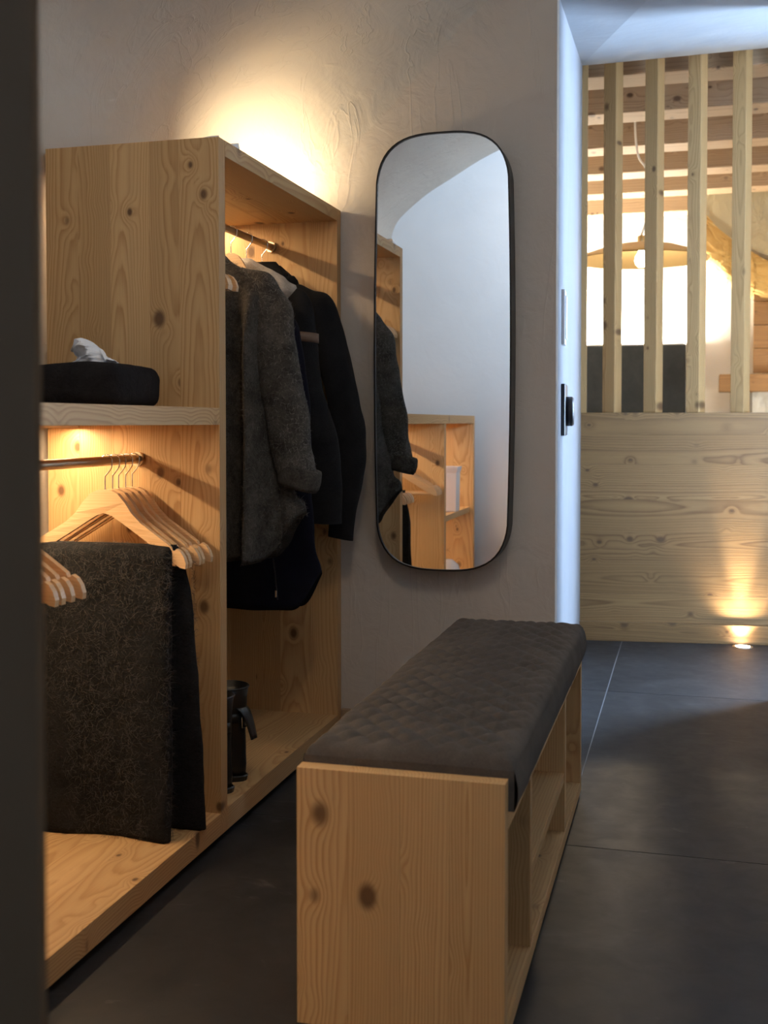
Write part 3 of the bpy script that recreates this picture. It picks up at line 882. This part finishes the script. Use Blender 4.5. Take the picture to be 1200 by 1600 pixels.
# ------------------------------------------------------------------ blanket over the first hanger
def blanket():
    yb, zt = 2.413, .742   # bar it hangs from
    x0, x1 = -1.555, -1.165
    zb = .077
    def prof(t, outer):
        # t 0..1 from front bottom, over the bar, to back bottom ; returns (y,z)
        th = .030 if outer else .006
        h = zt - zb
        s = t * (2 * h + PI * th)
        if s < h:
            f = s / h
            return (yb - th - .012 * (1 - f) ** 1.5, zb + s)
        if s < h + PI * th:
            a = (s - h) / th
            return (yb - th * math.cos(a), zt + th * math.sin(a))
        f = (s - h - PI * th) / h
        return (yb + th + .038 * f ** 1.3, zt - f * h)
    def disp(x, y, z):
        return .006 * noise.noise(Vector((x * 7, y * 7, z * 5))) + .003 * noise.noise(Vector((x * 30, y * 30, z * 30)))
    mb = MB()
    nu, nv = 40, 120
    def mk(outer):
        def fn(u, v):
            y, z = prof(v, outer)
            back = smooth01(.48, .62, v)
            xe = x1 + .034 * back * (1 + .4 * smooth01(.55, 1, v))
            x = x0 + (xe - x0) * u
            d = disp(x, y, z) + .008 * math.sin(x * 21 + 1.0) * (1 - z / .8) 
            # edge rounding
            e = min(u, 1 - u) * (xe - x0)
            k = 1 if outer else -1
            rr = .010
            inn = 0 if e > rr else rr - math.sqrt(max(0, rr * rr - (rr - e) ** 2))
            sgn = -1 if v < .5 else 1
            yy = y + sgn * (d * (1 if outer else .4)) - sgn * inn * k
            x += .006 * noise.noise(Vector((z * 8, v * 4, 2.0))) * (1 if u > .9 else 0)
            if u > .9 and v < .5: x -= .012 * (1 - z / .78) ** 2 * 0
            return (x, yy, max(z + (0 if .4 < v < .6 else 0), .0765))
        return fn
    b0 = len(mb.v); mb.grid(mk(True), nu, nv)
    b1 = len(mb.v); mb.grid(mk(False), nu, nv)
    fs = []
    for v in range(nv - 1):
        for u in (0, nu - 1):
            fs.append((b0 + v * nu + u, b0 + (v + 1) * nu + u, b1 + (v + 1) * nu + u, b1 + v * nu + u))
    for v in (0, nv - 1):
        for u in range(nu - 1):
            fs.append((b0 + v * nu + u, b0 + v * nu + u + 1, b1 + v * nu + u + 1, b1 + v * nu + u))
    mb.f += fs; mb.sm += [True] * len(fs)
    o = mb.build('wool_blanket', CHAR)
    tag(o, 'charcoal fluffy wool blanket folded over a hanger in the low cabinet', 'blanket')
    spots = []
    r = random.Random(3)
    for _ in range(4200):
        x = r.uniform(x0 + .01, x1); z = r.uniform(zb, zt + .02)
        y, _z = prof(min(1, (z - zb) / (2 * (zt - zb) + PI * .03)), True)
        spots.append(((x, y - .003, z), (0, -1, .15)))
    for _ in range(420):
        z = r.uniform(zb, zt); spots.append(((x1 - .003, yb - .03 + r.uniform(-.01, .01), z), (.8, -.6, 0)))
    for _ in range(420):
        z = r.uniform(zb, zt); f = (zt - z) / (zt - zb); spots.append(((x1 + .030, yb + .03 + .038 * f ** 1.3 + r.uniform(-.01, .01), z), (1, -.1, 0)))
    for _ in range(300):
        spots.append(((r.uniform(x0, x1), yb + r.uniform(-.02, .02), zt + .028), (0, -.2, 1)))
    fibres('wool_pile', spots, FIBRE, o, 5)
blanket()

# ------------------------------------------------------------------ felt box with a tissue on the cabinet top
def felt():
    x0, x1, y0, y1, z0, z1 = -1.60, -1.236, 2.27, 2.50, ZC, ZC + .094
    bm = bmesh.new()
    bmesh.ops.create_cube(bm, size=1)
    for q in bm.verts:
        q.co = Vector(((x0 + x1) / 2 + q.co.x * (x1 - x0), (y0 + y1) / 2 + q.co.y * (y1 - y0), (z0 + z1) / 2 + q.co.z * (z1 - z0)))
    bmesh.ops.bevel(bm, geom=bm.edges[:], offset=.028, segments=5, affect='EDGES', profile=.5)
    bmesh.ops.subdivide_edges(bm, edges=[e for e in bm.edges if e.calc_length() > .04], cuts=14, use_grid_fill=True)
    bmesh.ops.triangulate(bm, faces=[f for f in bm.faces if len(f.verts) > 4])
    for q in bm.verts:
        p = q.co
        if p.z > z0 + .004:
            k = noise.noise(p * 9) * .005 + noise.noise(p * 28) * .002
            d = Vector((p.x + 1.35, p.y - 2.37, 0))
            puff = .014 * math.exp(-(d.length / .10) ** 2) if p.z > z1 - .01 else 0
            q.co = p + Vector((k, k, k * .5 + puff))
    bm.verts.index_update()
    mb = MB(); mb.add([q.co[:] for q in bm.verts], [[q.index for q in f.verts] for f in bm.faces], True)
    bm.free()
    root = tag(empty('tissue_box', (-1.418, 2.385, ZC)), 'dark felt covered box with a white tissue pulled out on the low cabinet', 'tissue box')
    c = Vector((-1.418, 2.385, ZC))
    mb.v = [tuple(Vector(p) - c) for p in mb.v]
    mb.build('cover', FELT, root)
    # crumpled tissue: a folded sheet rising from the slot
    tb = MB()
    def fn(u, v):
        a = (u - .5) * 2
        x = a * .060 + .012 * v + .01 * math.sin(v * 4)
        peak = .062 * (1 - abs(a + .38) ** 1.2 * .75)
        z = v * max(.008, peak) 
        y = .020 * math.sin(u * 9 + v * 3) * (.3 + v) + .016 * noise.noise(Vector((u * 5, v * 5, 3)))
        x += .012 * noise.noise(Vector((u * 4, v * 4, 8)))
        z += .006 * noise.noise(Vector((u * 7, v * 6, 1)))
        return (x, y, z)
    tb.grid(fn, 26, 16, smooth=False)
    t2 = tb.build('tissue', PAPER, root, (.062, -.02, .100), fix=False)
    sm = t2.modifiers.new('thick', 'SOLIDIFY'); sm.thickness = .0015
felt()

# ------------------------------------------------------------------ garments
def garment(name, label, mat, x, y, z, W_, hem, thick, folds, sleeves, parts=(), seed=0, wmul=1.0, fib=None, cat='sweater', hemz=None, group=None, tube_sleeve=None):
    """x,y,z: neck of its hanger. body: lofted cloth bag; sleeves: (side, path, radii)"""
    root = tag(empty(name, (x, y, z)), label, cat, group)
    # width table (depth below neck, half width)
    def halfw(d):
        for (a, wa), (b, wb) in zip(W_, W_[1:]):
            if d <= b: return wa + (wb - wa) * smooth01(a, b, d) if a > .12 else wa + (wb - wa) * (d - a) / (b - a)
        return W_[-1][1]
    nu, nv = 120, 64
    def fn(u, v):
        d = hem * (v ** 1.25)
        a = 2 * PI * u
        c, s = math.cos(a), math.sin(a)
        hw = halfw(d)
        lx = hw * math.copysign(abs(c) ** .75, c)
        th = thick * (.30 + .70 * smooth01(0, .16, d)) * (1 + .35 * d / hem)
        ly = th * math.copysign(abs(s) ** .9, s)
        fade = smooth01(.08, .30, d)
        for (x0, slope, w, amp) in folds:
            xc = x0 + slope * d
            ly += (amp if s < 0 else amp * .5) * fade * (.5 + .6 * d / hem) * math.exp(-((lx - xc) / w) ** 2) * (-1) * min(1, abs(s) * 2.5)
        p = Vector((lx * 5 + seed, ly * 5, d * 3))
        ly += noise.noise(p) * .012 * fade
        lx += noise.noise(p + Vector((5, 1, 2))) * .008 * fade
        zz = -d
        if hemz: zz += hemz(lx) * smooth01(hem * .72, hem, d)
        zz += noise.noise(Vector((lx * 9, seed, 1))) * .008 * smooth01(hem * .9, hem, d)
        return (lx, ly, zz)
    mb = MB()
    mb.grid(fn, nu, nv, closed_u=True)
    # hem turned inside
    ring = mb.v[(nv - 1) * nu:nv * nu]
    b = len(mb.v)
    mb.v += [(px * .97, py * .75, pz + .03) for px, py, pz in ring]
    fs = [((nv - 1) * nu + i, (nv - 1) * nu + (i + 1) % nu, b + (i + 1) % nu, b + i) for i in range(nu)] + [tuple(b + i for i in range(nu))]
    mb.f += fs; mb.sm += [True] * (nu) + [False]
    top = [tuple(i for i in range(nu))[::-1]]
    mb.f += top; mb.sm += [True]
    bo = mb.build('body', mat, root)
    for side, path, radii, flat in sleeves:
        pp = catmull([(*p, r) for p, r in zip([(side * a, c, b) for a, b, c in path], radii)], 10)
        sg = 28
        smb = MB()
        smb.tube([q[:3] for q in pp], [q[3] for q in pp], sg, True, True, flat)
        nr = len(pp)
        vv = []
        for i, q in enumerate(smb.v[:nr * sg]):
            p = Vector(q); t = (i // sg) / nr
            k = noise.noise(Vector((p.x * 16 + seed, p.y * 16, p.z * 3.2))) * .017 + noise.noise(Vector((p.x * 9, p.y * 9, p.z * 13 + seed))) * .005
            ctr = Vector(pp[i // sg][:3])
            vv.append(tuple(p + (p - ctr).normalized() * k * smooth01(0, .15, t)))
        smb.v[:nr * sg] = vv
        # cap verts follow their rings
        smb.v[nr * sg:nr * sg + sg] = vv[:sg]; smb.v[nr * sg + sg:] = vv[-sg:]
        smb.build('sleeve', mat, root)
    if fib:
        r = random.Random(seed + 1); spots = []
        vsl = mb.v[:nu * nv]
        fm, count = fib
        for _ in range(count):
            i = r.randrange(nu * 6, nu * nv)
            p = vsl[i]
            if p[1] > .03 or p[0] < -.2: continue
            spots.append((p, (p[0] * .3, -1, .1)))
        for ob_ in root.children:
            if ob_.name.startswith('sleeve'):
                vs_ = ob_.data.vertices
                for _ in range(count // 2):
                    q = vs_[r.randrange(len(vs_))]
                    if q.co.x < 0 or q.co.y > .05: continue
                    spots.append((q.co[:], q.normal[:]))
        fibres('wool_pile', spots, fm, root, seed + 4, .006, .018, .00035)
    return root

def cuff(root, mat, c, ang, r0, flat, L, name='cuff'):
    """turned back cuff: a short fat ring"""
    prof = [(r0 * .92, .0), (r0 * 1.02, -.004), (r0 * 1.10, .008), (r0 * 1.12, L * .5), (r0 * 1.08, L - .006), (r0, L), (r0 * .85, L - .004), (r0 * .8, .01), (r0 * .92, 0)]
    mb = MB().lathe(prof, seg=30)
    mb.v = [(x + .004 * noise.noise(Vector((x * 30, y * 30, z * 30))), y * flat, z) for x, y, z in mb.v]
    o = mb.build(name, mat, root); o.location = c; o.rotation_euler = ang
    return o

# 1 grey mohair sweater (nearest)
NX = hx2
W1 = [(0, .05), (.063, .11), (.12, .215), (.17, .258), (.30, .240), (.50, .262), (.70, .300), (.92, .335)]
sw = garment('mohair_sweater', 'fluffy dark grey mohair sweater with turned back cuff on the wardrobe rail', MOHAIR, NX, YS, HZ2 - .004, W1, .906, .056,
    [(.185, .012, .018, .075), (.098, .01, .018, .055), (.142, .012, .016, -.040), (.235, .03, .018, -.035), (-.02, .0, .03, .030), (-.10, 0, .03, .02)],
    [(1, [(.130, -.100, .0), (.195, -.142, -.002), (.236, -.200, -.008), (.243, -.306, -.014), (.284, -.485, -.022), (.297, -.593, -.026), (.316, -.668, -.028)], [.026, .044, .058, .062, .062, .058, .052], .66),
     (-1, [(.130, -.100, .0), (.195, -.142, .01), (.236, -.20, .01), (.245, -.34, .01), (.250, -.49, .01), (.250, -.62, .01)], [.026, .044, .055, .058, .055, .05], .6)],
    seed=11, fib=(FIBRE2, 6500), hemz=lambda x: .133 * smooth01(.215, .34, x))
cuff(sw, MOHAIR, (.316, -.028, -.697), (R(0), R(14), 0), .056, .70, .058)
# 2 black jacket with pale fleece collar and a leather patch
W2 = [(0, .10), (.03, .125), (.086, .150), (.137, .195), (.30, .185), (.5, .21), (.78, .24)]
jk = garment('black_jacket', 'black jacket with pale fleece collar and brown sleeve patch behind the grey sweater', BLACKW, NX, YJ, HZ2 - .012, W2, .76, .044,
    [(.1, 0, .05, .02), (.2, 0, .04, -.015)],
    [(1, [(.085, -.075, .0), (.135, -.112, .0), (.168, -.165, -.004), (.184, -.320, -.010), (.243, -.580, -.016), (.262, -.70, -.018), (.262, -.825, -.018)], [.022, .038, .054, .060, .064, .064, .063], .66),
     (-1, [(.150, -.14, .0), (.18, -.20, .01), (.19, -.40, .01), (.20, -.62, .01)], [.04, .055, .055, .05], .6)], seed=23, cat='jacket')
fc_ = MB()
cp_ = catmull([(-.10, -.022, -.055), (-.06, -.034, -.036), (.0, -.038, -.018), (.05, -.036, -.034), (.10, -.030, -.060), (.135, -.020, -.088), (.150, .0, -.100)], 8)
fc_.tube(cp_, [.028] * len(cp_), 18)
fc_.v = [(x + .005 * noise.noise(Vector((x * 40, y * 40, z * 40))), y + .005 * noise.noise(Vector((y * 40, z * 40, x * 40))), z + .008 * noise.noise(Vector((x * 18, 3, z * 18)))) for x, y, z in fc_.v]
fc_.build('collar', FLEECE, jk)
lt = MB().box(-.030, .030, -.004, .004, 0, .012, .003).build('hanging_loop', BLACKL, jk, (.105, .022, -.036)); lt.rotation_euler = (0, R(22), 0)
pt_ = MB()
pt_.grid(lambda u, v: (.180 + .0635 * math.cos(R(-125 + 125 * u)), -.0075 + .0635 * .70 * math.sin(R(-125 + 125 * u)), -.252 + v * .030 - .010 * u), 18, 3)
pp = pt_.build('leather_patch', LEATHER, jk, fix=False); mm = pp.modifiers.new('t', 'SOLIDIFY'); mm.thickness = .004; mm.offset = 0
# 3 long navy coat
W3 = [(0, .07), (.03, .10), (.10, .17), (.16, .20), (.4, .22), (.8, .27), (1.1, .300)]
nv_ = garment('navy_coat', 'long navy coat with a rounded hem hanging lowest in the wardrobe', NAVY, NX, YN, HZ2 - .070, W3, 1.020, .036,
    [(.12, 0, .05, .015)],
    [(-1, [(.15, -.14, .0), (.19, -.20, .01), (.20, -.40, .01), (.21, -.62, .01)], [.04, .055, .055, .05], .5),
     (1, [(.15, -.14, .0), (.18, -.20, .0), (.20, -.40, .0), (.21, -.60, .0), (.215, -.74, .0)], [.04, .05, .05, .048, .045], .5)], seed=31, cat='coat', hemz=lambda x: .12 * smooth01(.20, .31, x) ** 1.6)
MB().tube([(.150, -.060, -.80), (.164, -.066, -.88), (.176, -.068, -.985)], .0022, 6).build('zip', BLACKM, nv_)
MB().box(-.003, .003, -.003, .001, -.022, 0, .001).build('zip_pull', STEEL, nv_, (.173, -.073, -.955))
# 4 black coat at the far end
W4 = [(0, .065), (.03, .10), (.09, .155), (.165, .215), (.30, .20), (.5, .21), (.8, .23)]
bc = garment('black_coat', 'black coat with a long bent sleeve closest to the far wardrobe panel', BLACKW, NX, YC, HZ2 - .005, W4, .78, .040,
    [(.1, 0, .05, .02)],
    [(1, [(.095, -.078, .0), (.155, -.115, .0), (.205, -.180, -.004), (.258, -.354, -.010), (.304, -.520, -.016), (.304, -.690, -.020), (.276, -.892, -.026)], [.022, .040, .056, .058, .060, .056, .040], .64),
     (-1, [(.15, -.14, .0), (.18, -.20, .01), (.19, -.40, .01), (.20, -.62, .01)], [.04, .05, .05, .045], .5)], seed=47, cat='coat')
def collar(root, mat, rx, ry, h, zc, name='collar', y=0.0, x=0.0):
    prof = [(.86, 0), (1.0, -.01), (1.08, h * .3), (1.02, h * .8), (.94, h), (.84, h * .9), (.82, h * .3), (.86, 0)]
    mb = MB().lathe(prof, seg=40)
    mb.v = [(px * rx + x + .006 * noise.noise(Vector((px * 8, py * 8, pz * 40))), py * ry + y, pz + zc - abs(px) * .030 + .006 * noise.noise(Vector((px * 6, py * 6, 2)))) for px, py, pz in mb.v]
    return mb.build(name, mat, root)
collar(bc, BLACKW, .120, .040, .040, -.050)

# ------------------------------------------------------------------ boots on the wardrobe floor
def boot(loc, rz, label, flap=True):
    r_ = tag(empty('rubber_boot', loc, rz), label, 'boot', 'black boots on the wardrobe floor')
    # local: heel towards +x, toe towards -x
    def ring(z, cx, ax, ay): return [(cx + ax * math.cos(2 * PI * k / 28), ay * math.sin(2 * PI * k / 28), z) for k in range(28)]
    rings = [ring(.012, -.055, .110, .044), ring(.045, -.055, .112, .046), ring(.075, -.040, .095, .046), ring(.10, -.012, .066, .046), ring(.13, .0, .052, .044), ring(.18, .002, .052, .046), ring(.225, .0, .056, .050), ring(.255, .0, .060, .054), ring(.258, .0, .056, .050), ring(.20, .0, .047, .041), ring(.12, .0, .042, .036)]
    mb = MB(); vs = [p for q in rings for p in q]
    fs = [(j * 28 + k, j * 28 + (k + 1) % 28, (j + 1) * 28 + (k + 1) % 28, (j + 1) * 28 + k) for j in range(len(rings) - 1) for k in range(28)]
    mb.add(vs, fs + [tuple(range(28))[::-1], tuple((len(rings) - 1) * 28 + k for k in range(28))], True)
    mb.build('shaft', BLACKL, r_)
    MB().extrude([], 0, 0)
    s = MB(); so_ = [ring(0, -.055, .114, .047), ring(.013, -.055, .117, .050), ring(.016, -.055, .113, .046)]
    s.add([p for q in so_ for p in q], [(j * 28 + k, j * 28 + (k + 1) % 28, (j + 1) * 28 + (k + 1) % 28, (j + 1) * 28 + k) for j in range(2) for k in range(28)] + [tuple(range(28))[::-1]], False)
    s.build('sole', BLACKL, r_)
    rim = MB(); q = [(p[0], p[1], .256) for p in ring(.256, 0, .0595, .0535)]
    rim.tube(q + q[:1], .0035, 8).build('rim', BLACKL, r_)
    st = MB()
    def strap(u, v):
        a = (u - .5) * 3.6
        rr = .060 + .004 * math.sin(u * 9)
        return (rr * math.cos(a) * .95, -.002 + rr * math.sin(a) * .86, .165 + (v - .5) * .026 + .012 * math.sin(u * 5))
    st.grid(strap, 22, 3)
    o = st.build('strap', BLACKL, r_, fix=False); m = o.modifiers.new('t', 'SOLIDIFY'); m.thickness = .004
    if not flap: return r_
    fl = MB()
    fl.grid(lambda u, v: (.044 + .046 * u ** .7, (v - .5) * (.050 - .022 * u) - .008, .205 + .006 * math.sin(u * 3.1) - .085 * u ** 1.3), 12, 5)
    o = fl.build('strap_end', BLACKL, r_, fix=False); m = o.modifiers.new('t', 'SOLIDIFY'); m.thickness = .005
    b = MB()
    b.tube([(0.058, -.022, .150), (.058, -.022, .178), (.060, .004, .178), (.060, .004, .150), (.058, -.022, .150)], .0022, 6).build('buckle', STEEL, r_)
    return r_
boot((-1.218, 2.735, .078), R(10), 'black boot standing closest to the near side panel of the wardrobe', False)
boot((-1.222, 2.850, .078), R(-6), 'black boot with its strap end sticking out, behind the other boot')

# ------------------------------------------------------------------ things seen only in the mirror
vase = tag(empty('white_jug', (-1.195, 1.35, .60)), 'white square jug on the shelf of the low cabinet, seen in the mirror', 'jug')
MB().lathe([(.001, 0), (.062, 0), (.066, .006), (.069, .13), (.070, .20), (.080, .222), (.082, .232), (.074, .232), (.066, .20), (.063, .01), (.001, .008)], seg=4, smooth=False).build('body', CERAMIC, vase)
vase.rotation_euler = (0, 0, R(45))
MB().tube(catmull([(-.05, -.05, .19), (-.085, -.085, .175), (-.09, -.09, .10), (-.05, -.05, .06)], 5), .007, 8).build('handle', CERAMIC, vase)
tag(MB().lathe([(.001, 0), (.055, 0), (.062, .01), (.062, .22), (.052, .25), (.03, .268), (.022, .275), (.001, .277)], seg=28).build('white_canister', CERAMIC, None, (-1.195, 1.36, .075)), 'white lidded canister low in the cabinet bay, seen in the mirror', 'canister')

# ------------------------------------------------------------------ unseen ceiling lamp added above the frame as warm fill
cp = tag(empty('added_ceiling_lamp', (-.30, 1.22, 2.69)), 'added round white ceiling lamp above the frame in the cloakroom vault', 'lamp')
MB().lathe([(.001, -.045), (.15, -.045), (.17, -.03), (.17, .02), (.001, .02)], seg=32).build('housing', WPLASTIC, cp)
area('added_ceiling_lamp_light', (0, 0, -.05), (0, 0, 0), .28, .28, P_CEIL, (1, .83, .63), cp, 'DISK')
rp = tag(empty('added_rear_lamp', (.2, -.5, 2.6)), 'added flat white ceiling lamp in the room behind the doorway', 'lamp')  # weak unseen lamp added behind the camera as fill
MB().lathe([(.001, -.03), (.15, -.03), (.16, -.02), (.16, 0), (.001, 0)], seg=32).build('housing', WPLASTIC, rp)
area('added_rear_lamp_light', (0, 0, -.035), (0, 0, 0), .26, .26, P_CEIL * .14, (1, .86, .70), rp, 'DISK')
